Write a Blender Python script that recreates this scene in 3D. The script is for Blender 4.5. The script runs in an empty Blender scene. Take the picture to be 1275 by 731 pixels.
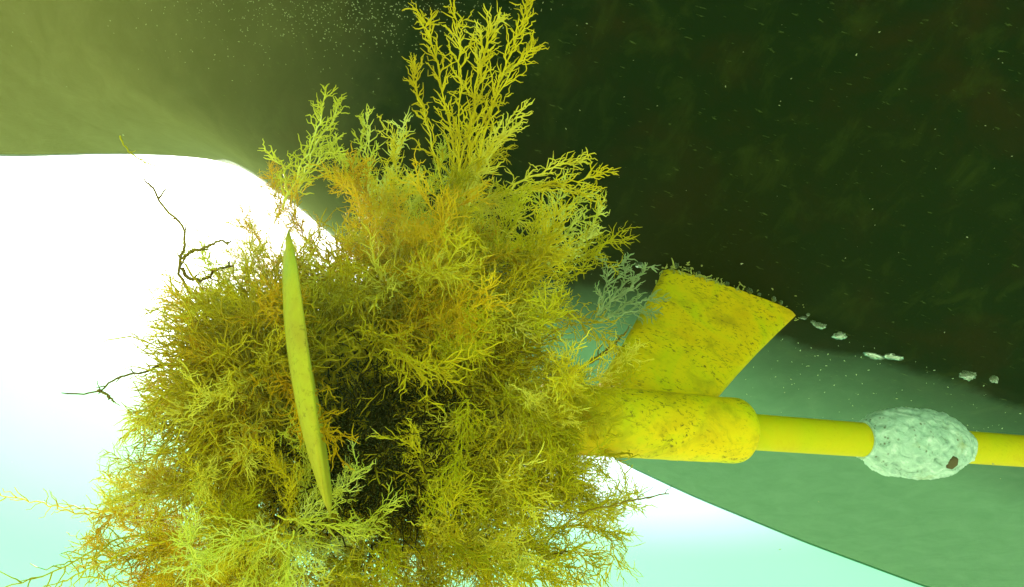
import bpy, bmesh, math, random
import numpy as np
from mathutils import Vector, Matrix, noise

R_ = math.radians
rng = np.random.default_rng(11)
random.seed(11)
sc = bpy.context.scene

# ------------------------------------------------------------------ camera
PITCH, ROLL, YAW = R_(50), R_(10), R_(-11)
FPX, CX, CY = 1061.0, 637.5, 365.5


def ray(px, py):
    """unit-depth direction (world: x = bow, y = far side of the boat, z = up) of a sight line"""
    u, v = (px - CX) / FPX, (CY - py) / FPX
    c, s = math.cos(ROLL), math.sin(ROLL)
    u, v = u * c - v * s, u * s + v * c
    d = np.array([u, math.cos(PITCH) - v * math.sin(PITCH), math.sin(PITCH) + v * math.cos(PITCH)])
    c, s = math.cos(YAW), math.sin(YAW)
    return np.array([c * d[0] - s * d[1], s * d[0] + c * d[1], d[2]])


def at(px, py, depth):
    return ray(px, py) * depth


def at_y(px, py, y):
    d = ray(px, py)
    return d * (y / d[1])


fwd = Vector(ray(CX, CY)).normalized()
rgt = Vector(ray(CX + FPX, CY) - ray(CX, CY)).normalized()
upv = rgt.cross(fwd).normalized()
cam = bpy.data.cameras.new("camera")
cam.sensor_width = 36.0
cam.lens = 36.0 * FPX / 1275.0
cam.clip_start, cam.clip_end = 0.01, 500.0
co = bpy.data.objects.new("camera", cam)
sc.collection.objects.link(co)
co.matrix_world = Matrix(((rgt.x, upv.x, -fwd.x, 0), (rgt.y, upv.y, -fwd.y, 0), (rgt.z, upv.z, -fwd.z, 0), (0, 0, 0, 1)))
sc.camera = co
RGT, UPV, FWD = np.array(rgt), np.array(upv), np.array(fwd)

# ------------------------------------------------------------------ light
SUN = Vector(ray(215, 250)).normalized()          # direction towards the sun: far side, a little aft
elev = math.asin(SUN.z)
azim = math.atan2(SUN.x, SUN.y)                   # clockwise from +y
w = bpy.data.worlds.new("World")
sc.world = w
w.use_nodes = True
nt = w.node_tree
nt.nodes.clear()
sky = nt.nodes.new("ShaderNodeTexSky")
sky.sky_type = 'NISHITA'
sky.sun_disc = False
sky.sun_elevation = elev
sky.sun_rotation = azim
bg = nt.nodes.new("ShaderNodeBackground")
bg.inputs[1].default_value = 0.12
wo = nt.nodes.new("ShaderNodeOutputWorld")
nt.links.new(sky.outputs[0], bg.inputs[0])
nt.links.new(bg.outputs[0], wo.inputs[0])
sl = bpy.data.lights.new("sun", 'SUN')
sl.energy = 4.5
sl.angle = R_(0.5)
sl.color = (1.0, 0.96, 0.88)
so = bpy.data.objects.new("sun", sl)
sc.collection.objects.link(so)
so.rotation_euler = SUN.to_track_quat('Z', 'Y').to_euler()
so.location = SUN * 20

sc.view_settings.view_transform = 'Standard'
sc.view_settings.look = 'None'
sc.view_settings.exposure = 1.78
sc.view_settings.gamma = 1
sc.cycles.use_denoising = True
sc.cycles.max_bounces = 10
sc.cycles.transparent_max_bounces = 16
sc.cycles.volume_bounces = 2
sc.cycles.sample_clamp_indirect = 8


# ------------------------------------------------------------------ helpers
def link(o):
    sc.collection.objects.link(o)
    return o


def tag(o, label=None, cat=None, group=None, kind=None):
    if label:
        o["label"] = label
    if cat:
        o["category"] = cat
    if group:
        o["group"] = group
    if kind:
        o["kind"] = kind
    return o


def empty(name, loc, label, cat, group=None):
    o = link(bpy.data.objects.new(name, None))
    o.location = Vector(loc)
    o.empty_display_size = 0.05
    return tag(o, label, cat, group)


def put(o, parent):
    """parent keeping the world position the data were written in"""
    o.parent = parent
    o.matrix_parent_inverse = Matrix.Translation(-parent.location) if parent.parent is None else Matrix.Identity(4)
    return o


def raw_mesh(name, V, Q, mat=None, smooth=True):
    """V (n,3), Q (m,k) all faces the same size"""
    V = np.asarray(V, np.float32)
    Q = np.asarray(Q, np.int32)
    me = bpy.data.meshes.new(name)
    me.vertices.add(len(V))
    me.vertices.foreach_set("co", V.ravel())
    k = Q.shape[1]
    me.loops.add(Q.size)
    me.loops.foreach_set("vertex_index", Q.ravel())
    me.polygons.add(len(Q))
    me.polygons.foreach_set("loop_start", np.arange(0, Q.size, k, dtype=np.int32))
    me.polygons.foreach_set("use_smooth", np.full(len(Q), smooth, bool))
    me.update(calc_edges=True)
    if mat:
        me.materials.append(mat)
    return me


def obj(name, me, parent=None):
    o = link(bpy.data.objects.new(name, me))
    if parent is not None:
        put(o, parent)
    return o


def bm_obj(name, bm, mat, parent=None, smooth=True):
    me = bpy.data.meshes.new(name)
    bmesh.ops.recalc_face_normals(bm, faces=bm.faces[:])
    bm.to_mesh(me)
    bm.free()
    for p in me.polygons:
        p.use_smooth = smooth
    if mat:
        me.materials.append(mat)
    return obj(name, me, parent)


def grid_faces(nu, nv, wrap_v=False):
    i, j = np.meshgrid(np.arange(nu - 1), np.arange(nv if wrap_v else nv - 1), indexing='ij')
    j2 = (j + 1) % nv
    return np.stack([i * nv + j, (i + 1) * nv + j, (i + 1) * nv + j2, i * nv + j2], -1).reshape(-1, 4)


# ------------------------------------------------------------------ materials
class NT:
    def __init__(s, name):
        s.m = bpy.data.materials.new(name)
        s.m.use_nodes = True
        s.t = s.m.node_tree
        s.t.nodes.clear()
        s.out = s.t.nodes.new("ShaderNodeOutputMaterial")

    def n(s, kind, **kw):
        nd = s.t.nodes.new("ShaderNode" + kind)
        for k, v in kw.items():
            if k.startswith('_'):
                setattr(nd, k[1:], v)
            else:
                key = int(k[1:]) if k[0] == 'i' and k[1:].isdigit() else k.replace('__', ' ')
                if isinstance(v, bpy.types.NodeSocket):
                    s.t.links.new(v, nd.inputs[key])
                else:
                    nd.inputs[key].default_value = v
        return nd

    def ramp(s, fac, stops):
        nd = s.t.nodes.new("ShaderNodeValToRGB")
        e = nd.color_ramp.elements
        while len(e) < len(stops):
            e.new(0.5)
        for el, (p, c) in zip(e, stops):
            el.position = p
            el.color = (*c, 1) if len(c) == 3 else c
        s.t.links.new(fac, nd.inputs[0])
        return nd.outputs[0]

    def noise(s, scale, detail=4, rough=0.55, vec=None, dist=0.0):
        nd = s.n("TexNoise", Scale=scale, Detail=detail, Roughness=rough, Distortion=dist)
        if vec is not None:
            s.t.links.new(vec, nd.inputs["Vector"])
        return nd.outputs[0]

    def coords(s, scale=(1, 1, 1), which="Object"):
        tc = s.t.nodes.new("ShaderNodeTexCoord")
        mp = s.n("Mapping", Vector=tc.outputs[which], Scale=scale)
        return mp.outputs[0]

    def mix(s, fac, a, b, mode='MIX'):
        nd = s.t.nodes.new("ShaderNodeMix")
        nd.data_type = 'RGBA'
        nd.blend_type = mode
        for sock, v in ((nd.inputs[0], fac), (nd.inputs[6], a), (nd.inputs[7], b)):
            if isinstance(v, bpy.types.NodeSocket):
                s.t.links.new(v, sock)
            else:
                sock.default_value = (*v, 1) if isinstance(v, tuple) and len(v) == 3 else v
        return nd.outputs[2]

    def surf(s, sock):
        s.t.links.new(sock, s.out.inputs[0])
        return s.m


def mat_hull():
    m = NT("antifouling_paint")
    c = m.coords()
    big = m.noise(1.7, 5, 0.6, c, 0.4)
    mid = m.noise(9, 6, 0.62, c, 0.3)
    st = m.noise(26, 6, 0.65, m.coords((1.0, 0.6, 1.0)), 0.5)
    fine = m.noise(150, 3, 0.6, m.coords((0.45, 1.6, 1.6)))
    base = m.ramp(big, [(0.32, (0.0015, 0.008, 0.0003)), (0.50, (0.003, 0.009, 0.0003)), (0.66, (0.008, 0.009, 0.0003))])
    brown = m.ramp(mid, [(0.50, (0, 0, 0)), (0.70, (1, 1, 1))])
    col = m.mix(brown, base, (0.011, 0.009, 0.0006))
    slime = m.ramp(st, [(0.52, (0, 0, 0)), (0.78, (0.75, 0.75, 0.75))])
    col = m.mix(slime, col, (0.022, 0.034, 0.004))
    speck = m.ramp(fine, [(0.66, (0, 0, 0)), (0.74, (0.8, 0.8, 0.8))])
    col = m.mix(speck, col, (0.06, 0.09, 0.02))
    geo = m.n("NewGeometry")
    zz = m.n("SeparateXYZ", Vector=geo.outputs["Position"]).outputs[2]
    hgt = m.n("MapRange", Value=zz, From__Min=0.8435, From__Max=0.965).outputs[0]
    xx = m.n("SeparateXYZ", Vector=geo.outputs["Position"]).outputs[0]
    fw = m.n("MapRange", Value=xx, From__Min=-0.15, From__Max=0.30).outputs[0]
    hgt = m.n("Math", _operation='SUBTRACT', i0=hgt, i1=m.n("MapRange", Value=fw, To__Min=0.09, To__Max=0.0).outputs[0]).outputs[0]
    lit_band = m.n("Math", _operation='MULTIPLY_ADD', i0=m.noise(5, 6, 0.65, m.coords((1, 0.5, 1)), 0.4), i1=0.3, i2=hgt).outputs[0]
    lit_band = m.ramp(lit_band, [(0.192, (0, 0, 0)), (0.26, (0.20, 0.20, 0.20)), (1.0, (0.94, 0.94, 0.94))])  # side light on the far panel and stern is put into the colour
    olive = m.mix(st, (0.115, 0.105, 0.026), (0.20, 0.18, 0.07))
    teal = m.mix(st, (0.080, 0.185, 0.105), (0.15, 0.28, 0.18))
    col = m.mix(lit_band, col, m.mix(fw, olive, teal))
    dark = m.ramp(m.noise(13, 2, 0.5, c), [(0.80, (0, 0, 0)), (0.84, (0.5, 0.5, 0.5))])
    col = m.mix(dark, col, (0.008, 0.012, 0.004))
    bump = m.n("Bump", Strength=0.5, Distance=0.002, Height=m.mix(0.5, fine, st))
    b = m.n("BsdfPrincipled", Base__Color=col, Roughness=0.8, Specular__IOR__Level=0.05, Normal=bump.outputs[0])
    return m.surf(b.outputs[0])


def mat_bronze(name, spots, tint=(0.74, 0.52, 0.001), green=(0.58, 0.53, 0.002), bump_d=0.0012):
    """bronze under yellow paint and slime, with dark worn spots"""
    m = NT(name)
    c = m.coords()
    a = m.noise(14, 5, 0.6, c, 0.5)
    col = m.ramp(a, [(0.36, green), (0.52, tint), (0.72, (tint[0] * 0.86, tint[1] * 0.72, tint[2]))])
    s1 = m.noise(210, 6, 0.75, m.coords((0.75, 1, 1.2)), 0.3)
    patch = m.noise(16, 3, 0.6, c)
    f = m.n("Math", _operation='MULTIPLY', i0=m.ramp(s1, [(0.54, (0, 0, 0)), (0.62, (1, 1, 1))]), i1=m.ramp(patch, [(0.34, (0, 0, 0)), (0.62, (spots,) * 3)])).outputs[0]
    col = m.mix(f, col, (0.075, 0.055, 0.008))
    grime = m.ramp(m.noise(34, 6, 0.7, c, 0.6), [(0.50, (0, 0, 0)), (0.68, (spots * 0.55,) * 3)])
    col = m.mix(grime, col, (0.30, 0.23, 0.006))
    lite = m.ramp(m.noise(210, 3, 0.6, c), [(0.64, (0, 0, 0)), (0.76, (0.35, 0.35, 0.35))])
    col = m.mix(lite, col, (0.60, 0.52, 0.03))
    bump = m.n("Bump", Strength=0.55, Distance=bump_d, Height=m.mix(0.6, s1, a))
    b = m.n("BsdfPrincipled", Base__Color=col, Roughness=0.62, Specular__IOR__Level=0.1, Normal=bump.outputs[0])
    return m.surf(b.outputs[0])


def mat_weed(name, dark, mid, light, trans=0.45):
    m = NT(name)
    c = m.coords(which="Object")
    oi = m.n("ObjectInfo")
    n1 = m.noise(28, 3, 0.6, c)
    v = m.n("Math", _operation='ADD', i0=n1, i1=m.n("Math", _operation='MULTIPLY_ADD', i0=oi.outputs["Random"], i1=0.36, i2=-0.18).outputs[0]).outputs[0]
    col = m.ramp(v, [(0.26, dark), (0.5, mid), (0.74, light)])
    d = m.n("BsdfPrincipled", Base__Color=col, Roughness=0.6, Specular__IOR__Level=0.05)
    t = m.n("BsdfTranslucent", Color=col)
    mx = m.n("MixShader", i0=trans, i1=d.outputs[0], i2=t.outputs[0])
    return m.surf(mx.outputs[0])


def mat_plain(name, col, rough=0.6, metal=0.0):
    m = NT(name)
    n1 = m.noise(60, 4, 0.6, m.coords())
    c = m.ramp(n1, [(0.3, tuple(x * 0.7 for x in col)), (0.7, col)])
    b = m.n("BsdfPrincipled", Base__Color=c, Roughness=rough, Metallic=metal)
    return m.surf(b.outputs[0])


def mat_zinc():
    m = NT("corroded_zinc")
    c = m.coords()
    a = m.noise(95, 6, 0.7, m.coords((0.6, 1, 1.1)), 0.8)
    col = m.ramp(a, [(0.30, (0.16, 0.25, 0.18)), (0.40, (0.32, 0.48, 0.40)), (0.54, (0.45, 0.62, 0.53)), (0.72, (0.72, 0.82, 0.76))])
    vor = m.n("TexVoronoi", Vector=c, Scale=170.0, Randomness=1.0)
    pits = m.ramp(vor.outputs["Distance"], [(0.10, (1, 1, 1)), (0.30, (0, 0, 0))])
    pits = m.n("Math", _operation='MULTIPLY', i0=pits, i1=m.ramp(m.noise(40, 2, 0.5, c), [(0.45, (0, 0, 0)), (0.58, (1, 1, 1))])).outputs[0]
    col = m.mix(pits, col, (0.12, 0.15, 0.08))
    st = m.ramp(m.noise(22, 3, 0.6, c), [(0.60, (0, 0, 0)), (0.72, (0.7, 0.7, 0.7))])
    col = m.mix(st, col, (0.30, 0.34, 0.12))
    bump = m.n("Bump", Strength=0.9, Distance=0.003, Height=a)
    b = m.n("BsdfPrincipled", Base__Color=col, Roughness=0.8, Normal=bump.outputs[0])
    return m.surf(b.outputs[0])


def mat_water():
    m = NT("rippled_water_underside")
    n1 = m.noise(2.2, 4, 0.5, m.coords())
    tint = m.ramp(n1, [(0.3, (0.90, 1.0, 0.95)), (0.7, (0.94, 1.0, 0.97))])
    lw = m.n("LayerWeight", Blend=0.5).outputs["Facing"]      # dimmer, greener light towards grazing angles is put into the sheet's colour
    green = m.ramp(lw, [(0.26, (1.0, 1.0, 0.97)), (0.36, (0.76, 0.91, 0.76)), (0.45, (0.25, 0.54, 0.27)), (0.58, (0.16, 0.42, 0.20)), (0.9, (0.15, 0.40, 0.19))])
    for nd in m.t.nodes:
        if nd.type == 'VALTORGB':
            nd.color_ramp.interpolation = 'EASE'
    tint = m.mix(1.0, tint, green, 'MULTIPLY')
    tr = m.n("BsdfTransparent", Color=tint)
    tl = m.n("BsdfTranslucent", Color=tint)
    mx = m.n("MixShader", i0=0.35, i1=tr.outputs[0], i2=tl.outputs[0])
    return m.surf(mx.outputs[0])


def mat_seabed():
    m = NT("seabed_sand")
    n1 = m.noise(1.3, 6, 0.6, m.coords())
    c = m.ramp(n1, [(0.35, (0.35, 0.38, 0.25)), (0.65, (0.44, 0.47, 0.31))])
    b = m.n("BsdfPrincipled", Base__Color=c, Roughness=0.9)
    return m.surf(b.outputs[0])


def mat_bubble():
    m = NT("air_bubble_film")
    lw = m.n("LayerWeight", Blend=0.35).outputs["Facing"]
    g = m.n("BsdfGlass", Color=(0.85, 1, 0.9, 1), Roughness=0.12, IOR=0.8)
    d = m.n("BsdfPrincipled", Base__Color=(0.045, 0.075, 0.025, 1), Roughness=0.4)
    f = m.n("MapRange", Value=m.noise(300, 3, 0.6, m.coords()), From__Min=0.25, From__Max=0.6).outputs[0]
    mx = m.n("MixShader", i0=f, i1=g.outputs[0], i2=d.outputs[0])
    return m.surf(mx.outputs[0])


def mat_haze():
    m = NT("murky_water")
    v = m.n("VolumePrincipled", Color=(0.66, 1.0, 0.36, 1), Density=0.012, Anisotropy=0.5)
    m.t.links.new(v.outputs[0], m.out.inputs[1])
    return m.m


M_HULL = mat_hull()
M_STRUT = mat_bronze("strut_bronze", 1.0)
M_SHAFT = mat_bronze("shaft_bronze", 0.12, (0.56, 0.45, 0.001), (0.51, 0.46, 0.001), 0.0003)
M_BLADE = mat_bronze("blade_bronze", 0.7, (0.46, 0.40, 0.02), (0.32, 0.37, 0.03), 0.0012)
M_ZINC = mat_zinc()
M_BOLT = mat_plain("rusty_bolt", (0.10, 0.07, 0.02), 0.7, 0.3)
M_BUB = mat_bubble()
M_SPECK = mat_plain("suspended_flakes", (0.34, 0.36, 0.18), 0.7)
M_FRINGE = mat_plain("crusty_fringe", (0.42, 0.46, 0.10), 0.8)
M_GROWTH = mat_plain("pale_growth", (0.42, 0.55, 0.30), 0.8)

# ------------------------------------------------------------------ setting: seabed, water surface
def sheet(name, z, half, mat, n=40, amp=0.0, k=1.0):
    g = np.linspace(-1, 1, n)
    g = np.sign(g) * np.abs(g) ** 2 * half
    X, Y = np.meshgrid(g, g, indexing='ij')
    Zz = np.full_like(X, z)
    if amp:
        Zz = Zz + np.array([[noise.noise((x * k, y * k, 0)) for y in g] for x in g]) * amp
    return obj(name, raw_mesh(name, np.stack([X, Y, Zz], -1).reshape(-1, 3), grid_faces(n, n), mat))


ZW = 1.12                                        # water level
tag(sheet("seabed", -3.0, 40, mat_seabed(), 60, 0.05, 0.8), kind="structure")
tag(sheet("water_surface", ZW, 40, mat_water(), 40), kind="structure")

# ------------------------------------------------------------------ the boat
YK = 0.58                                        # centre plane of the shaft and strut
boat = empty("boat", (0.4, YK, 0.84), "dark green boat underside with a yellow shaft, strut and weed-choked propeller", "boat")

XS = np.array([-1.5, -1.0, -0.694, -0.493, -0.370, -0.302, -0.235, -0.112, 0.112, 0.515, 0.694, 0.974, 1.266, 1.7, 2.4, 3.4, 4.4])
BF = np.array([0.53, 0.50, 0.417, 0.327, 0.282, 0.271, 0.294, 0.365, 0.484, 0.674, 0.708, 0.742, 0.764, 0.78, 0.72, 0.45, 0.03])
ZX = np.array([-1.5, -0.9, -0.6, -0.3, -0.1, 0.1, 0.3, 1.0, 2.4, 4.4])
ZV = np.array([1.07, 1.02, 0.975, 0.905, 0.855, 0.836, 0.8395, 0.842, 0.86, 0.95])


def smooth_interp(x, xp, fp):
    f = np.interp(x, xp, fp)
    h = 0.045
    return (np.interp(x - h, xp, fp) + 2 * f + np.interp(x + h, xp, fp)) / 4


def hull_z(x, y):
    b = smooth_interp(x, XS, BF)
    zk = smooth_interp(x, ZX, ZV)
    bn = np.minimum(0.52, b * 0.9 + 0.10)
    s = y - YK
    q = np.where(s > 0, s / b, -s / bn)
    e = np.interp(x, [-1.0, -0.1, 0.12, 0.30, 0.6, 1.2], [0.9, 0.55, 0.30, 0.05, 0.012, 0.012])
    f = (np.sqrt(q * q + e * e) - e) / (np.sqrt(1 + e * e) - e)
    f = np.where(s > 0, 0.92 * f + 0.08 * np.abs(q) ** 3, f)
    ze = np.where(s > 0, 1.124, np.minimum(1.10, zk + 0.003))
    return zk + (ze - zk) * f


def build_hull():
    xs = np.concatenate([np.linspace(-1.5, 1.5, 151), np.linspace(1.55, 4.4, 40)])
    qs = np.concatenate([-np.linspace(1, 0, 41) ** 1.4, np.linspace(0, 1, 41)[1:] ** 1.4])
    V = []
    for x in xs:
        b = float(smooth_interp(x, XS, BF))
        bn = min(0.52, b * 0.9 + 0.10)
        y = np.where(qs > 0, qs * b, qs * bn) + YK
        z = hull_z(np.full_like(y, x), y)
        ring = np.stack([np.full_like(y, x), y, z], -1)
        n0, n1 = ring[0].copy(), ring[-1].copy()
        top0 = np.array([n0[0], n0[1] - 0.02, 1.30])
        top1 = np.array([n1[0], n1[1] + 0.02, 1.30])
        V.append(np.vstack([top0, ring, top1]))
    V = np.array(V)
    nu, nv = V.shape[:2]
    Q = grid_faces(nu, nv, True)                 # wraps over the deck
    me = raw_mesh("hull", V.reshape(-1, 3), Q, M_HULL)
    bm = bmesh.new()
    bm.from_mesh(me)
    bm.verts.ensure_lookup_table()
    bm.faces.new([bm.verts[k] for k in range(nv)])
    bm.faces.new([bm.verts[(nu - 1) * nv + k] for k in range(nv)][::-1])
    bmesh.ops.recalc_face_normals(bm, faces=bm.faces[:])
    bm.to_mesh(me)
    bm.free()
    for p in me.polygons:
        p.use_smooth = True
    return obj("hull", me, boat)


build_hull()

# shaft line
S0, S1 = np.array([0.231, YK, 0.566]), np.array([0.759, YK, 0.728])
AX = (S1 - S0) / np.linalg.norm(S1 - S0)
BN = np.array([0, 1.0, 0])
CN = np.cross(AX, BN)


def on_axis(x):
    return S0 + AX * ((x - S0[0]) / AX[0])


def lathe(name, prof, mat, parent, n=48, bumpf=None, origin=None):
    """prof: list of (distance along the shaft from S0, radius)"""
    o = S0 if origin is None else origin
    th = np.linspace(0, 2 * math.pi, n, endpoint=False)
    V = []
    for d, r in prof:
        c = o + AX * d
        rr = np.full(n, r)
        if bumpf:
            rr = np.array([bumpf(d, t, r) for t in th])
        V.append(c + rr[:, None] * (np.cos(th)[:, None] * BN + np.sin(th)[:, None] * CN))
    V = np.array(V)
    me = raw_mesh(name, V.reshape(-1, 3), grid_faces(len(prof), n, True), mat)
    bm = bmesh.new()
    bm.from_mesh(me)
    bm.verts.ensure_lookup_table()
    bm.faces.new([bm.verts[k] for k in range(n)])
    bm.faces.new([bm.verts[(len(prof) - 1) * n + k] for k in range(n)])
    bmesh.ops.recalc_face_normals(bm, faces=bm.faces[:])
    bm.to_mesh(me)
    bm.free()
    for p in me.polygons:
        p.use_smooth = len(p.vertices) == 4
    return obj(name, me, parent)


def dist_of(px, py):
    return float((at_y(px, py, YK) - S0) @ AX)


RS = 0.0187
d_end = 1.02
shaft = lathe("propeller_shaft", [(-0.335, RS * 0.9), (-0.33, RS)] + [(d, RS) for d in np.linspace(-0.32, d_end, 60)], M_SHAFT, boat, 40)

# zinc anode: a blunt egg clamped round the shaft
dA = dist_of(1135, 552) + 0.003


def anode_bump(d, t, r):
    p = Vector((d * 42, math.cos(t) * r * 42, math.sin(t) * r * 42))
    k = 0.0019 * noise.fractal(p * 2.1, 0.6, 2.0, 4) + 0.0008 * noise.noise(p * 9)
    pit = max(0.0, noise.noise(p * 3.7 + Vector((7, 3, 1))) - 0.22)
    return max(RS + 0.001, r + k - 0.010 * pit)


prof = []
AL, AR = 0.074, 0.0390
for t in np.linspace(-1, 1, 70):
    r = AR * (1 - abs(t) ** 2.7) ** (1 / 2.2) if abs(t) < 1 else 0
    prof.append((dA + AL * t, max(RS + 0.0015, r)))
anode = lathe("zinc_anode", prof, M_ZINC, shaft, 90, anode_bump)
tag(anode, "pale pitted zinc anode clamped round the yellow shaft")
# clamp bolt sitting in its dark recess
pb = at(1178, 571, 1.0)
pb = at(1178, 571, float((S0 + AX * (dA + 0.048)) @ FWD) - 0.036)
ctr = S0 + AX * float((pb - S0) @ AX)
nb = (pb - ctr) / np.linalg.norm(pb - ctr)
bm = bmesh.new()
bmesh.ops.create_cone(bm, cap_ends=True, segments=6, radius1=0.0098, radius2=0.008, depth=0.012)
bmesh.ops.bevel(bm, geom=bm.edges[:], offset=0.0008, segments=1, affect='EDGES')
mt = Matrix.Translation(Vector(ctr + nb * 0.0345)) @ Vector(nb).to_track_quat('Z', 'Y').to_matrix().to_4x4()
bmesh.ops.transform(bm, matrix=mt, verts=bm.verts[:])
bm_obj("clamp_bolt", bm, M_BOLT, shaft, False)

# strut: bearing barrel and foil arm
strut = link(bpy.data.objects.new("shaft_strut", None))
put(strut, boat)


def put_sub(o):
    o.parent = strut
    o.matrix_parent_inverse = (boat.matrix_world if False else Matrix.Identity(4))
    return o


RB = 0.0335
d0, d1 = -0.075, dist_of(944, 537) - 0.016
pr = [(d0, RS + 0.001), (d0, RB * 0.9), (d0 + 0.004, RB)]
pr += [(d, RB) for d in np.linspace(d0 + 0.01, d1 - 0.020, 30)]
for a in np.linspace(0, math.pi / 2, 9)[1:]:
    pr.append((d1 - 0.018 + 0.018 * math.sin(a), RB - 0.012 + 0.012 * math.cos(a)))
pr.append((d1 - 0.001, RS + 0.001))


def barrel_bump(d, t, r):
    p = Vector((d * 30, math.cos(t) * r * 30, math.sin(t) * r * 30))
    return r + 0.0006 * noise.fractal(p * 1.5, 0.7, 2.0, 3)


barrel = lathe("bearing_barrel", pr, M_STRUT, None, 64, barrel_bump)
barrel.parent = strut

L_edge = [(828, 328), (822, 345), (806, 375), (787, 408), (766, 445), (745, 478), (738, 500)]
R_edge = [(999, 384), (988, 396), (966, 417), (942, 441), (917, 468), (893, 496), (884, 515)]
NS, NC = 40, 26


def edge_at(E_, t):
    E_ = np.array(E_, float)
    s = np.linspace(0, 1, len(E_))
    return np.array([np.interp(t, s, E_[:, 0]), np.interp(t, s, E_[:, 1])])


V = []
for i in range(NS):
    t = i / (NS - 1)
    A = at_y(*edge_at(L_edge, t), YK)
    B = at_y(*edge_at(R_edge, t), YK)
    if t > 0.95:
        pass
    ring = []
    for side in (1, -1):
        for j in range(NC):
            q = j / NC if side == 1 else 1 - j / NC
            th = 0.0085 * (max(0.0, 1 - abs(2 * q - 1) ** 2.6)) ** 0.5 + 0.0006
            th *= 1 + 0.35 * max(0, (t - 0.75) / 0.25) ** 2 + 0.5 * max(0, (0.10 - t) / 0.10) ** 2
            P = A + (B - A) * q
            k = noise.fractal(Vector((P[0] * 60, side * 5.0, P[2] * 60)), 0.7, 2.0, 3) * 0.0007
            ring.append(P + np.array([0, side * (th + k), 0]))
    V.append(ring)
V = np.array(V)
me = raw_mesh("strut_arm", V.reshape(-1, 3), grid_faces(NS, 2 * NC, True), M_STRUT)
bm = bmesh.new()
bm.from_mesh(me)
bm.verts.ensure_lookup_table()
bm.faces.new([bm.verts[k] for k in range(2 * NC)])
bm.faces.new([bm.verts[(NS - 1) * 2 * NC + k] for k in range(2 * NC)])
bmesh.ops.recalc_face_normals(bm, faces=bm.faces[:])
bm.to_mesh(me)
bm.free()
arm = obj("strut_arm", me)
arm.parent = strut

# propeller: hub and three broad blades, one pointing at the viewer
prop = link(bpy.data.objects.new("propeller", None))
put(prop, boat)
HUB = S0 + AX * (-0.305)
hub = lathe("hub", [(-0.352, 0.004), (-0.350, 0.016), (-0.340, 0.021), (-0.31, 0.025), (-0.26, 0.025), (-0.235, 0.022), (-0.232, 0.019)], M_BLADE, None, 40)
hub.parent = prop
tc = HUB - 0
rad0 = -tc - AX * float(-tc @ AX)
rad0 = rad0 / np.linalg.norm(rad0)


def build_blade():
    dm = 0.60
    top, bot = at(357, 288, dm + 0.045), at(413, 640, dm - 0.03)
    mid = (top + bot) / 2
    chord = (bot - top)
    clen = np.linalg.norm(chord)
    cdir = chord / clen
    span0 = at(384, 462, float(HUB @ FWD) - 0.025)
    rad = (mid - span0)
    R0 = np.linalg.norm(rad)
    rad = rad / R0
    nrm = np.cross(rad, cdir)
    nrm /= np.linalg.norm(nrm)
    if nrm @ RGT < 0:
        nrm = -nrm
    NU, NW = 28, 30
    V = []
    for i in range(NU):
        u = i / (NU - 1)
        wd = clen * (0.30 + 0.70 * math.sin(min(1, u / 0.62) * math.pi / 2)) if u < 0.62 else clen * math.sqrt(max(0.0, 1 - ((u - 0.62) / 0.38) ** 2.4))
        wd = max(wd, 0.003)
        thin = min(1.0, 1.25 * (wd / clen) ** 0.8)
        cen = span0 + rad * (R0 * u / 0.62)
        tw = R_(5) * (0.62 - u)
        cd = cdir * math.cos(tw) + nrm * math.sin(tw)
        nn = nrm * math.cos(tw) - cdir * math.sin(tw)
        ring = []
        for side in (1, -1):
            for j in range(NW):
                q = j / NW if side == 1 else 1 - j / NW
                s = 2 * q - 1
                th = (0.0076 - 0.0022 * u) * thin * max(0, 1 - s * s) ** 0.75 + 0.0007 * thin
                camber = -0.006 * (1 - s * s) * (wd / clen)
                nick = 1 + 0.010 * noise.fractal(Vector((u * 14, s * 3, side * 0.3)), 0.8, 2.0, 4) * abs(s) ** 3
                ring.append(cen + cd * (s * nick * wd / 2) + nn * (side * th + camber))
        V.append(ring)
    V = np.array(V)
    me = raw_mesh("blade", V.reshape(-1, 3), grid_faces(NU, 2 * NW, True), M_BLADE)
    bm = bmesh.new()
    bm.from_mesh(me)
    bm.verts.ensure_lookup_table()
    bm.faces.new([bm.verts[k] for k in range(2 * NW)])
    bm.faces.new([bm.verts[(NU - 1) * 2 * NW + k] for k in range(2 * NW)])
    bmesh.ops.recalc_face_normals(bm, faces=bm.faces[:])
    bm.to_mesh(me)
    bm.free()
    return me


bme = build_blade()
for k in range(2):
    b = obj("blade", bme)
    b.parent = prop
    if k:
        rot = Matrix.Translation(Vector(HUB)) @ Matrix.Rotation(k * math.pi, 4, Vector(AX)) @ Matrix.Translation(-Vector(HUB))
        b.matrix_local = rot

# ------------------------------------------------------------------ seaweed
def unit(a):
    return a / np.maximum(np.linalg.norm(a, axis=-1, keepdims=True), 1e-9)


def tubes(P, R, sides=3):
    """P (N,K,3) centre lines, R (N,K) radii -> vertices, quads"""
    N, K = P.shape[:2]
    T = np.gradient(P, axis=1)
    T = unit(T)
    ref = unit(rng.normal(size=(N, 1, 3)))
    B = unit(np.cross(T, np.broadcast_to(ref, T.shape)))
    C = np.cross(T, B)
    th = np.linspace(0, 2 * math.pi, sides, endpoint=False)
    V = P[:, :, None, :] + R[:, :, None, None] * (np.cos(th)[:, None] * B[:, :, None, :] + np.sin(th)[:, None] * C[:, :, None, :])
    base = (np.arange(N) * K * sides)[:, None, None]
    i = np.arange(K - 1)[None, :, None] * sides
    j = np.arange(sides)[None, None, :]
    j2 = (j + 1) % sides
    Q = np.stack([base + i + j, base + i + sides + j, base + i + sides + j2, base + i + j2], -1)
    return V.reshape(-1, 3), Q.reshape(-1, 4)


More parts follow.
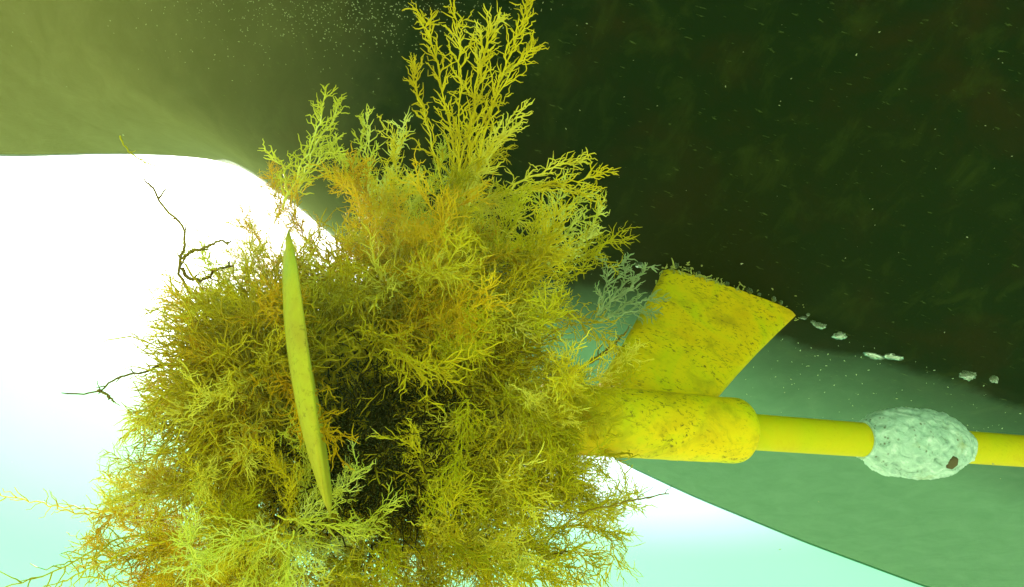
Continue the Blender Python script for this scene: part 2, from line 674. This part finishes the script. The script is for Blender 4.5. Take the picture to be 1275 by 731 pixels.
def join(parts):
    Vs, Qs, o = [], [], 0
    for v, q in parts:
        Vs.append(v)
        Qs.append(q + o)
        o += len(v)
    return np.vstack(Vs), np.vstack(Qs)


def resample(pts, K):
    pts = np.asarray(pts, float)
    # Catmull-Rom through the guide points
    ext = np.vstack([2 * pts[0] - pts[1], pts, 2 * pts[-1] - pts[-2]])
    out = []
    n = len(pts) - 1
    for t in np.linspace(0, n, K):
        i = min(int(t), n - 1)
        f = t - i
        p0, p1, p2, p3 = ext[i:i + 4]
        out.append(0.5 * (2 * p1 + (p2 - p0) * f + (2 * p0 - 5 * p1 + 4 * p2 - p3) * f * f + (3 * p1 - p0 - 3 * p2 + p3) * f ** 3))
    return np.array(out)


def grow(P, n, length, ang, s0=0.1, K=5, taper=0.5, bend=0.35, plane=None, jitter=0.5, wob=0.06):
    """side shoots from each line of P (N,K0,3): (N*n, K, 3), their lengths and the parameter they start at"""
    N, K0 = P.shape[:2]
    s = np.linspace(s0, 0.985, n)[None, :] + rng.uniform(-0.4, 0.4, (N, n)) * (1 - s0) / n
    s = np.clip(s, 0.01, 0.995)
    f = s * (K0 - 1)
    i = np.minimum(f.astype(int), K0 - 2)
    fr = (f - i)[..., None]
    r = np.arange(N)[:, None]
    p0 = P[r, i] * (1 - fr) + P[r, i + 1] * fr
    T = unit(P[r, i + 1] - P[r, i])
    if plane is None:
        ref = unit(rng.normal(size=(N, 1, 3)))
    else:
        ref = np.broadcast_to(unit(np.asarray(plane, float)), (N, 1, 3))
    B = unit(np.cross(T, np.broadcast_to(ref, T.shape)))
    C = np.cross(T, B)
    phi = (np.arange(n) % 2)[None, :] * math.pi + rng.normal(0, jitter, (N, n))
    a = ang + rng.normal(0, 0.16, (N, n))
    D = np.cos(a)[..., None] * T + np.sin(a)[..., None] * (np.cos(phi)[..., None] * B + np.sin(phi)[..., None] * C)
    L = length * (1 - taper * s) * rng.uniform(0.65, 1.3, (N, n))
    t = np.linspace(0, 1, K)[None, None, :, None]
    curve = bend * (T - D * 0.2)[:, :, None, :] + rng.normal(0, 0.16, (N, n, 1, 3))
    W = rng.normal(0, wob, (N, n, K, 3))
    W[:, :, 0] = 0
    pts = p0[:, :, None, :] + L[..., None, None] * (t * D[:, :, None, :] + t * t * curve * 0.6 + W * np.minimum(1, t * 2))
    return pts.reshape(N * n, K, 3), L.reshape(-1), s.reshape(-1)


def rad(N, K, r0, r1):
    return np.broadcast_to(np.linspace(r0, r1, K), (N, K)) * rng.uniform(0.8, 1.2, (N, 1))


STEM_OUT = []


def frond_geo(stems, n2, l2, n3, l3, r=0.0008, plane=None, a2=0.66, a3=0.66, jit=0.6, t2=0.6, s0=0.08, n4=0, split=False):
    """stems: list of guide point lists"""
    parts = []
    for g in stems:
        K = 16
        st = resample(g, K)[None]
        wv = rng.normal(0, 0.0012, (1, K, 3))
        wv[:, 0] = 0
        st = st + wv
        (STEM_OUT if split else parts).append(tubes(st, rad(1, K, r * 1.75, r * 0.75), 5))
        L = np.linalg.norm(np.diff(st[0], axis=0), axis=1).sum()
        k2 = max(3, int(n2 * L / 0.1))
        sec, Ls, ss = grow(st, k2, l2, a2, s0, 7, t2, 0.45, plane, jit)
        parts.append(tubes(sec, rad(len(sec), 7, r * 1.15, r * 0.7), 4))
        ter, Lt, _ = grow(sec, n3, l3, a3, 0.12, 5, 0.45, 0.35, None if plane is None else plane, jit + 0.15, 0.09)
        parts.append(tubes(ter, np.broadcast_to(np.array([0.8, 0.95, 0.95, 0.8, 0.35]) * r, (len(ter), 5)) * rng.uniform(0.75, 1.15, (len(ter), 1)), 4))
        tip, _, _ = grow(st, max(5, int(k2 * 0.9)), l3 * 1.2, a3, 0.2, 4, 0.3, 0.25, plane, jit + 0.2)
        parts.append(tubes(tip, np.broadcast_to(np.array([0.8, 0.95, 0.85, 0.35]) * r, (len(tip), 4)), 4))
        if n4:
            sel = ter[rng.random(len(ter)) < 0.6]
            q4, _, _ = grow(sel, n4, l3 * 0.55, 0.6, 0.35, 3, 0.2, 0.2, None, 0.9)
            parts.append(tubes(q4, np.broadcast_to(np.array([0.7, 0.75, 0.35]) * r, (len(q4), 3)), 3))
    return join(parts)


W_YEL = mat_weed("yellow_weed", (0.60, 0.43, 0.006), (0.80, 0.62, 0.012), (0.87, 0.76, 0.10), 0.12)
W_ORG = mat_weed("ochre_weed", (0.64, 0.34, 0.003), (0.84, 0.52, 0.006), (0.90, 0.62, 0.02), 0.12)
W_OLV = mat_weed("olive_weed", (0.40, 0.32, 0.003), (0.58, 0.48, 0.005), (0.72, 0.60, 0.02), 0.12)
W_LIM = mat_weed("lime_weed", (0.60, 0.55, 0.03), (0.80, 0.76, 0.08), (0.88, 0.87, 0.25), 0.12)
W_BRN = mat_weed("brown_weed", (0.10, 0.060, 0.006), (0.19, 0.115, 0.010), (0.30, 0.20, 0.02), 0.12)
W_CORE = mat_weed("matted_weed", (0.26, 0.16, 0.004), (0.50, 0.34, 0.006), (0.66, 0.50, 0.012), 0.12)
W_DARK = mat_weed("shade_dark_weed", (0.030, 0.018, 0.002), (0.055, 0.034, 0.003), (0.09, 0.06, 0.005), 0.05)  # shade inside the hollow, put into the weed's colour
W_MINT = mat_weed("pale_weed", (0.32, 0.40, 0.20), (0.45, 0.55, 0.30), (0.6, 0.7, 0.42), 0.4)


def px_stem(pts, depth):
    """guide points (px, py, extra depth) -> world"""
    out = []
    for p in pts:
        out.append(at(p[0], p[1], depth + (p[2] if len(p) > 2 else 0.0)))
    return out


# ---- 1. single plants that can be told apart: each its own thing with its fronds
def plant(label, mat, depth, stems, part="frond", group=None, n2=17, l2=0.034, n3=9, l3=0.013, r=0.0008, name="seaweed", plane=True, jit=0.6, **kw):
    base = at(stems[0][0][0], stems[0][0][1], depth)
    t = empty(name, base, label, "seaweed", group)
    for s in stems:
        V, Q = frond_geo([px_stem(s, depth)], n2, l2, n3, l3, r, FWD if plane else None, jit=jit, split=True, **kw)
        fr = obj(part, raw_mesh(part, V - base, Q, mat))
        fr.parent = t
        V, Q = STEM_OUT.pop()
        obj("stem", raw_mesh("stem", V - base, Q, mat)).parent = fr
    return t


plant("tall pale yellow feathery seaweed rising highest against the dark hull", W_YEL, 0.80, [
    [(562, 285), (566, 215), (560, 150), (548, 95), (534, 42), (527, 26)],
    [(565, 280), (572, 200), (573, 120), (571, 60), (568, 12)],
    [(572, 280), (585, 200), (588, 140), (600, 85), (612, 40), (624, 22)],
    [(575, 285), (592, 215), (607, 150), (630, 85), (648, 35), (660, 2)],
    [(572, 290), (590, 240), (612, 190), (640, 158)],
    [(560, 280), (548, 220), (533, 160), (518, 110), (514, 90)],
    [(566, 262), (576, 190), (592, 130), (598, 75), (600, 48)],
    [(566, 262), (580, 200), (612, 130), (648, 78), (661, 62)],
    [(568, 262), (590, 215), (620, 170), (650, 140)],
    [(572, 285), (584, 240), (602, 200), (618, 168)],
], n2=10, l2=0.026, n3=5, l3=0.0135, r=0.00066, a2=0.52, a3=0.55)
plant("arching yellow seaweed branch pointing right across the dark hull", W_YEL, 0.82, [
    [(575, 270), (610, 246), (650, 237), (690, 229), (722, 224), (752, 214)],
    [(600, 252), (640, 232), (675, 213), (705, 203), (728, 198)],
    [(640, 240), (680, 236), (715, 238), (745, 244)],
    [(612, 262), (640, 272), (668, 282), (692, 262)],
], n2=12, l2=0.020, n3=4, l3=0.013, r=0.00062, a2=0.5, a3=0.5)
plant("bushy green yellow seaweed spray standing right of the arching branch's foot", W_LIM, 0.86, [
    [(650, 330), (672, 300), (690, 262), (700, 230)],
    [(655, 335), (690, 305), (715, 280), (742, 268)],
    [(650, 335), (668, 305), (676, 275), (672, 248)],
    [(660, 340), (700, 322), (730, 296), (748, 250)],
    [(655, 330), (690, 290), (710, 258), (728, 245)],
    [(655, 338), (698, 318), (722, 300), (738, 292)],
], n2=13, l2=0.022, n3=5, l3=0.012, r=0.00062, a2=0.55, a3=0.6)
plant("pale plume-shaped seaweed left of the tall spray over the hull edge", W_LIM, 0.82, [
    [(352, 262), (368, 225), (385, 185), (398, 150), (404, 118)],
    [(372, 232), (392, 205), (412, 190), (432, 198)],
    [(356, 250), (356, 225), (350, 205), (338, 198)],
    [(366, 250), (380, 212), (392, 180), (414, 150), (420, 130)],
], n2=14, l2=0.020, n3=4, l3=0.012, r=0.00064, a2=0.6, a3=0.55)
plant("short twin-tipped seaweed between the plume and the tall spray", W_LIM, 0.83, [
    [(455, 262), (460, 225), (462, 190), (456, 150)],
    [(450, 262), (440, 225), (446, 195), (452, 160)],
    [(470, 262), (485, 222), (496, 185), (504, 150)],
    [(462, 262), (478, 240), (500, 228), (520, 222)],
    [(452, 205), (430, 198), (416, 185), (408, 178)],
], n2=13, l2=0.020, n3=5, l3=0.012, r=0.00062, a2=0.55, a3=0.55)
plant("thin pale green seaweed fingers touching the strut's upper corner", W_MINT, 0.93, [
    [(742, 392), (765, 372), (790, 352), (808, 332)],
    [(742, 395), (752, 365), (756, 342), (754, 326)],
    [(745, 400), (780, 380), (800, 374), (818, 372)],
    [(745, 400), (775, 392), (800, 386), (812, 392)],
    [(748, 388), (772, 360), (780, 340), (776, 328)],
], n2=13, l2=0.018, n3=4, l3=0.010, r=0.00075)


def bare(label, mat, depth, stems, r=0.0011, n2=5, l2=0.012, name="seaweed_strand"):
    base = at(stems[0][0][0], stems[0][0][1], depth)
    t = empty(name, base, label, "seaweed")
    for s in stems:
        st = resample(px_stem(s, depth), 26)[None] + rng.normal(0, 0.0006, (1, 26, 3))
        parts = [tubes(st, rad(1, 26, r, r * 0.55), 5)]
        L = np.linalg.norm(np.diff(st[0], axis=0), axis=1).sum()
        if n2:
            k = max(2, int(n2 * L / 0.1))
            sd, _, _ = grow(st, k, l2, 0.7, 0.25, 5, 0.3, 0.4, FWD, 0.7)
            parts.append(tubes(sd, rad(len(sd), 5, r * 0.6, r * 0.3), 3))
        V, Q = join(parts)
        obj("strand", raw_mesh("strand", V - base, Q, mat)).parent = t
    return t


bare("bare brown twisting seaweed stem looping out over the bright water", W_BRN, 0.74, [
    [(275, 402), (252, 380), (238, 366), (226, 345), (224, 325), (230, 305), (228, 285), (214, 268), (198, 250), (191, 232)],
    [(228, 322), (240, 312), (258, 308), (272, 300), (285, 303)],
    [(226, 334), (236, 346), (255, 347), (268, 337), (290, 330)],
], 0.0019, 5, 0.011)
bare("dark thin seaweed strand reaching left at mid height with a hooked tip", W_BRN, 0.72, [
    [(300, 450), (205, 455), (182, 463), (158, 466), (138, 475), (122, 488), (84, 490)],
    [(122, 486), (134, 492), (142, 500)],
], 0.0013, 4, 0.008)
bare("loose pale seaweed scrap drifting just below the hull's left edge", W_OLV, 0.9, [
    [(148, 170), (158, 186), (172, 197), (190, 205), (206, 211)],
], 0.0010, 5, 0.010)
bare("faint ochre seaweed strand trailing left to the photo's edge, upper of two", W_ORG, 0.66, [
    [(260, 650), (165, 640), (120, 634), (70, 630), (30, 622), (-10, 614)],
    [(150, 632), (110, 640), (70, 634)],
], 0.0008, 10, 0.018)
bare("long thin green seaweed strand trailing to the photo's lower left corner", W_OLV, 0.66, [
    [(270, 660), (175, 668), (130, 678), (90, 700), (50, 718), (-10, 735)],
    [(260, 665), (170, 680), (130, 700), (95, 716), (66, 736)],
], 0.0011, 9, 0.024)
bare("wispy brown seaweed threads fanning left above the dark strand", W_OLV, 0.72, [
    [(262, 428), (232, 416), (212, 410), (195, 409)],
    [(255, 440), (215, 432), (190, 424), (172, 423)],
    [(250, 448), (210, 436), (180, 431), (168, 433)],
    [(262, 425), (240, 400), (226, 385), (213, 380)],
], 0.0007, 4, 0.010)
bare("dark seaweed twigs pointing right under the mass over bright water", W_BRN, 0.72, [
    [(600, 690), (625, 702), (640, 716), (662, 726)],
    [(640, 670), (662, 676), (690, 690), (706, 686)],
    [(605, 690), (650, 700), (672, 706), (678, 714)],
    [(720, 640), (760, 630), (790, 622), (832, 615)],
], 0.0009, 7, 0.016)
bare("brown straggling seaweed stem crossing the strut's left edge", W_BRN, 0.85, [
    [(690, 500), (715, 470), (735, 450), (758, 438), (778, 434)],
    [(735, 452), (750, 440), (768, 425), (780, 412)],
], 0.0014, 5, 0.012)

# ---- 2. the mass on the propeller: clumps of shared fronds
VARS = []
for k in range(14):
    L = 0.125
    g = [np.array([0, 0, 0.0])]
    d = np.array([0, 0, 1.0])
    for i in range(5):
        d = unit(d + rng.normal(0, 0.36, 3))
        g.append(g[-1] + d * L / 5)
    V, Q = frond_geo([g], 14, 0.044, 9, 0.0165, 0.00052, plane=(1, 0.2 * rng.normal(), 0), jit=0.85, n4=2 if k % 4 == 0 else 0, t2=0.55)
    VARS.append((V, Q))
VMESH = {}


def var_mesh(k, mat):
    if (k, mat.name) not in VMESH:
        VMESH[(k, mat.name)] = raw_mesh("frond", *VARS[k], mat)
    return VMESH[(k, mat.name)]


def basis(d, roll):
    q = Vector(d).to_track_quat('Z', 'Y').to_matrix()
    return q @ Matrix.Rotation(roll, 3, 'Z')


def clump(label, mats, centre, dep, radii, n, aim, spread=0.55, scale=(0.7, 1.1), out=0.5, ddep=0.05):
    """fronds rooted in an ellipse of the mass (px, px) at a camera depth, growing towards aim (image right, image up, away)"""
    base = at(centre[0], centre[1], dep)
    t = empty("seaweed_clump", base, label, "seaweed")
    aimw = unit(aim[0] * RGT + aim[1] * UPV + aim[2] * FWD)
    for i in range(int(n * 0.75)):
        a, rr = rng.uniform(0, 2 * math.pi), math.sqrt(rng.uniform())
        ex, ey = math.cos(a) * rr, math.sin(a) * rr
        p = at(centre[0] + ex * radii[0], centre[1] + ey * radii[1], dep + rng.uniform(-ddep, ddep) + 0.05 * rr * rr)
        d = aimw + spread * rng.normal(size=3) + out * (ex * RGT - ey * UPV)
        o = link(bpy.data.objects.new("frond", var_mesh(int(rng.integers(len(VARS))), mats[int(rng.integers(len(mats)))])))
        o.parent = t
        s = rng.uniform(*scale)
        o.matrix_local = Matrix.Translation(Vector(p - base)) @ basis(unit(d), rng.uniform(0, 6.28)).to_4x4() @ Matrix.Diagonal((s, s, s, 1))
    return t


# (image right, image up, away from viewer)
clump("ochre seaweed clump crowning the propeller under the tall spray", [W_ORG, W_YEL, W_YEL], (480, 345), 0.77, (85, 40), 42, (0.15, 0.35, -0.5), 0.6, (0.6, 0.95))
clump("yellow seaweed clump flowing right towards the strut", [W_YEL, W_YEL, W_OLV], (578, 385), 0.80, (78, 45), 34, (0.65, 0.1, -0.25), 0.45)
clump("olive seaweed clump against the strut barrel's end", [W_OLV, W_OLV, W_YEL], (644, 505), 0.78, (52, 60), 40, (0.1, -0.3, -0.35), 0.6, (0.5, 0.8))
clump("ochre seaweed clump right behind the bare blade's middle", [W_ORG, W_YEL], (470, 405), 0.73, (55, 45), 24, (0.5, 0.15, -0.45), 0.55)
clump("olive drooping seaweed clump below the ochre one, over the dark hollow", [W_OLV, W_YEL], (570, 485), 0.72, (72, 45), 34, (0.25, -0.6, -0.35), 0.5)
clump("ochre seaweed clump left of the bare blade, reaching left", [W_ORG, W_YEL, W_YEL], (350, 470), 0.70, (45, 65), 40, (-0.5, -0.05, -0.45), 0.5, (0.6, 0.95))
clump("pale yellow seaweed clump behind the bare blade's upper left edge", [W_YEL, W_LIM], (330, 390), 0.78, (40, 40), 20, (-0.3, 0.45, -0.3), 0.5, (0.5, 0.75))
clump("bright lime seaweed clump under the bare blade's tip", [W_LIM, W_LIM, W_YEL], (350, 650), 0.62, (40, 22), 26, (-0.15, 0.05, -0.5), 0.7, (0.5, 0.8))
clump("yellow seaweed clump at the lower left over bright water", [W_YEL, W_YEL, W_ORG], (285, 615), 0.70, (65, 80), 72, (-0.2, -0.1, -0.5), 0.65, (0.5, 0.8))
clump("olive seaweed clump hanging lowest, cut by the photo's bottom edge", [W_OLV, W_YEL, W_YEL], (355, 705), 0.70, (165, 45), 84, (0.0, -0.25, -0.5), 0.65, (0.6, 1.0))
clump("olive seaweed clump under the hollow, sweeping right", [W_OLV, W_YEL], (520, 640), 0.72, (110, 35), 46, (0.75, -0.1, -0.25), 0.4)
clump("short olive seaweed clump overlapping the strut barrel's left end", [W_OLV, W_YEL], (705, 525), 0.80, (28, 45), 14, (0.0, 0.0, -0.4), 0.8, (0.35, 0.5))
clump("lacy yellow seaweed clump at the lower right, seen against bright water", [W_YEL, W_OLV], (635, 635), 0.76, (75, 30), 17, (0.9, 0.05, -0.05), 0.35, (0.7, 1.0))
clump("tangled brown yellow seaweed clump at the bare blade's top end", [W_ORG, W_BRN, W_YEL], (345, 305), 0.80, (50, 25), 11, (-0.35, 0.3, 0.0), 0.8, (0.4, 0.6))
clump("hazy yellow seaweed clump farthest back at the foot of the tall spray", [W_YEL, W_LIM], (520, 300), 0.92, (85, 30), 18, (0.1, 0.35, -0.1), 0.6, (0.6, 0.9))
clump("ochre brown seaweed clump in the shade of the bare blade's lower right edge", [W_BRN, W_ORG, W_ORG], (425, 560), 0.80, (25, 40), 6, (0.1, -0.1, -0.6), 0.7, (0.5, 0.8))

# ---- 3. the matted core behind them, which nobody could count
def core(N, cen, size, mat, label, wad=0):
    u = unit(rng.normal(size=(N, 3))) * (rng.uniform(0, 1, (N, 1)) ** (1 / 2.2))
    p0 = cen + u[:, :1] * RGT * size[0] + u[:, 1:2] * UPV * size[1] + u[:, 2:] * FWD * size[2]
    if wad:                                      # and a wad round the hub itself
        p0[:wad] = at(325, 488, 0.72) + rng.normal(size=(wad, 3)) * 0.022
    K = 7
    D = unit(rng.normal(size=(N, 3)) + 0.6 * u)
    st = rng.normal(0, 0.35, (N, K, 3)) + D[:, None, :]
    st = unit(st) * rng.uniform(0.007, 0.014, (N, 1, 1))
    P = p0[:, None, :] + np.cumsum(st, axis=1)
    a = tubes(P, rad(N, K, 0.0009, 0.0005), 4)
    s, _, _ = grow(P, 6, 0.014, 0.7, 0.1, 4, 0.2, 0.3)
    b = tubes(s, rad(len(s), 4, 0.0006, 0.0003), 4)
    V, Q = join([a, b])
    o = obj("seaweed_core", raw_mesh("seaweed_core", V, Q, mat))
    tag(o, label, "seaweed", kind="stuff")


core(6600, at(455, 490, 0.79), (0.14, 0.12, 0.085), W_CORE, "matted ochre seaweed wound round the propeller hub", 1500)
core(2200, at(464, 545, 0.735), (0.034, 0.040, 0.05), W_DARK, "seaweed painted dark brown as shade in the hollow right of the blade's lower half")

# ------------------------------------------------------------------ bubbles and growth on the hull
def blob(p, n, r, flat, name, mat, label=None, group=None, cat=None, parent=None, seed=0):
    bm = bmesh.new()
    bmesh.ops.create_icosphere(bm, subdivisions=3, radius=1)
    q = Vector(n).to_track_quat('Z', 'Y').to_matrix().to_4x4()
    for v in bm.verts:
        k = 1 + 0.55 * noise.fractal(v.co * 1.6 + Vector((seed * 3.1, 0, 0)), 0.8, 2.0, 3)
        v.co = v.co * k
    m = Matrix.Translation(Vector(p)) @ q @ Matrix.Diagonal((r * (1 + 0.9 * random.random()), r, r * flat, 1))
    me = bpy.data.meshes.new(name)
    for v in bm.verts:
        v.co = (m.to_3x3() @ v.co)
    bm.to_mesh(me)
    bm.free()
    for f in me.polygons:
        f.use_smooth = True
    me.materials.append(mat)
    o = obj(name, me)
    o.location = Vector(p)
    tag(o, label, cat, group)
    return o


def hull_hit(px, py):
    d = ray(px, py)
    lo, hi = 0.6, 1.6
    for k in range(40):
        m_ = (lo + hi) / 2
        p = d * m_
        if p[2] > float(hull_z(np.array(p[0]), np.array(p[1]))):
            hi = m_
        else:
            lo = m_
    p = d * lo
    e = 0.004
    z = lambda x, y: float(hull_z(np.array(x), np.array(y)))
    n = np.array([(z(p[0] + e, p[1]) - z(p[0] - e, p[1])) / (2 * e), (z(p[0], p[1] + e) - z(p[0], p[1] - e)) / (2 * e), -1.0])
    return p, unit(n)


GB = "air bubbles trapped along the keel ridge by the strut foot"
k = 0
for px, py, r in [(795, 329, 5), (842, 330, 4), (870, 340, 3), (905, 353, 4), (917, 360, 3), (933, 362, 4), (945, 366, 3), (963, 372, 4), (972, 376, 3), (1000, 395, 3), (1006, 391, 3), (1012, 400, 3), (856, 334, 3), (884, 347, 3)]:
    p, n = hull_hit(px, py)
    blob(p + n * 0.001, n, r * 0.00075, 0.55, "air_bubble", M_BUB, "small glassy air bubble caught where the yellow strut meets the hull", GB, "bubble", seed=k)
    k += 1
for px, py, r, lab in [(1021, 405, 6, "flat pale air bubble nearest the strut's right corner on the hull"),
                       (1045, 418, 9, "wide ragged pale air bubble second from the strut along the keel ridge"),
                       (1088, 443, 9, "left half of the long flat double bubble on the hull ridge"),
                       (1112, 444, 8, "right half of the long flat double bubble on the hull ridge"),
                       (1205, 467, 9, "pale oval air bubble above the right end of the anode"),
                       (1238, 472, 6, "small oval air bubble farthest right on the hull ridge")]:
    p, n = hull_hit(px, py)
    blob(p + n * 0.0005, n, r * 0.0008, 0.07, "air_bubble", M_BUB, lab, "flat air bubbles on the hull right of the strut", "bubble", seed=k)
    k += 1


def specks(name, spots, mat, size, label, cat, on_hull=True, depth=(0.3, 1.0)):
    Vs, Qs, o = [], [], 0
    tet = unit(np.array([[1, 1, 1], [1, -1, -1], [-1, 1, -1], [-1, -1, 1.0]]))
    F = np.array([[0, 1, 2], [0, 3, 1], [0, 2, 3], [1, 3, 2]])
    for px, py in spots:
        if on_hull:
            p, n = hull_hit(px, py)
            p = p + n * 0.0008
        else:
            p = at(px, py, rng.uniform(*depth))
        s = size * rng.uniform(0.4, 1.3) * np.array([1.6, 0.7, 0.7])
        q = np.array(Matrix.Rotation(rng.uniform(0, 6.28), 3, 'Z') @ Matrix.Rotation(rng.uniform(0, 6.28), 3, 'X'))
        Vs.append((tet * s) @ q.T + p)
        Qs.append(F + o)
        o += 4
    ob = obj(name, raw_mesh(name, np.vstack(Vs), np.vstack(Qs), mat, False))
    return tag(ob, label, cat, kind="stuff")


sp = [(x, y) for x, y in zip(rng.normal(430, 110, 700), np.abs(rng.normal(0, 36, 700)))]
specks("fine_bubbles", sp, M_SPECK, 0.0008, "fine pale bubbles dusted over the hull at the top left", "bubbles")
sp = list(zip(rng.uniform(640, 1275, 34), rng.uniform(0, 330, 34)))
specks("hull_specks", sp, M_SPECK, 0.0007, "tiny pale specks scattered over the dark hull", "specks")
sp = [(x, y) for x, y in zip(rng.uniform(900, 1275, 150), rng.uniform(420, 560, 150)) if y > 395 + (x - 992) * 0.36]
specks("pale_growth_flecks", sp, M_GROWTH, 0.0011, "fine pale flecks of growth on the lit side of the hull", "growth")
sp = list(zip(rng.uniform(0, 1275, 60), rng.uniform(0, 731, 60)))
specks("drifting_particles", sp, M_SPECK, 0.0006, "tiny pale particles drifting in the water", "particles", False)
# ragged growth where the strut meets the hull
tp = []
for i in range(760):
    t = rng.uniform()
    p = at_y(825 + (995 - 825) * t + rng.normal(0, 2), 338 + (388 - 338) * t + rng.normal(0, 2), YK) + np.array([0, rng.normal(0, 0.009), 0])
    d = unit(rng.normal(size=3) + np.array([0, -0.4, -0.3]))
    L = rng.uniform(0.002, 0.012)
    tp.append(p + d * np.linspace(0, L, 4)[:, None] + rng.normal(0, 0.0006, (4, 3)))
V, Q = tubes(np.array(tp), rad(len(tp), 4, 0.0012, 0.0005), 3)
o = obj("growth_fringe", raw_mesh("growth_fringe", V, Q, M_FRINGE))
tag(o, "pale crusty growth along the strut's joint with the hull", "growth", kind="stuff")

# ------------------------------------------------------------------ the murky water itself
bm = bmesh.new()
bmesh.ops.create_cube(bm, size=1)
bmesh.ops.transform(bm, matrix=Matrix.Translation((0, 0, (1.45 - 4.3) / 2)) @ Matrix.Diagonal((86, 86, 5.75, 1)), verts=bm.verts[:])
hz = bm_obj("haze", bm, mat_haze(), None, False)
tag(hz, kind="stuff")
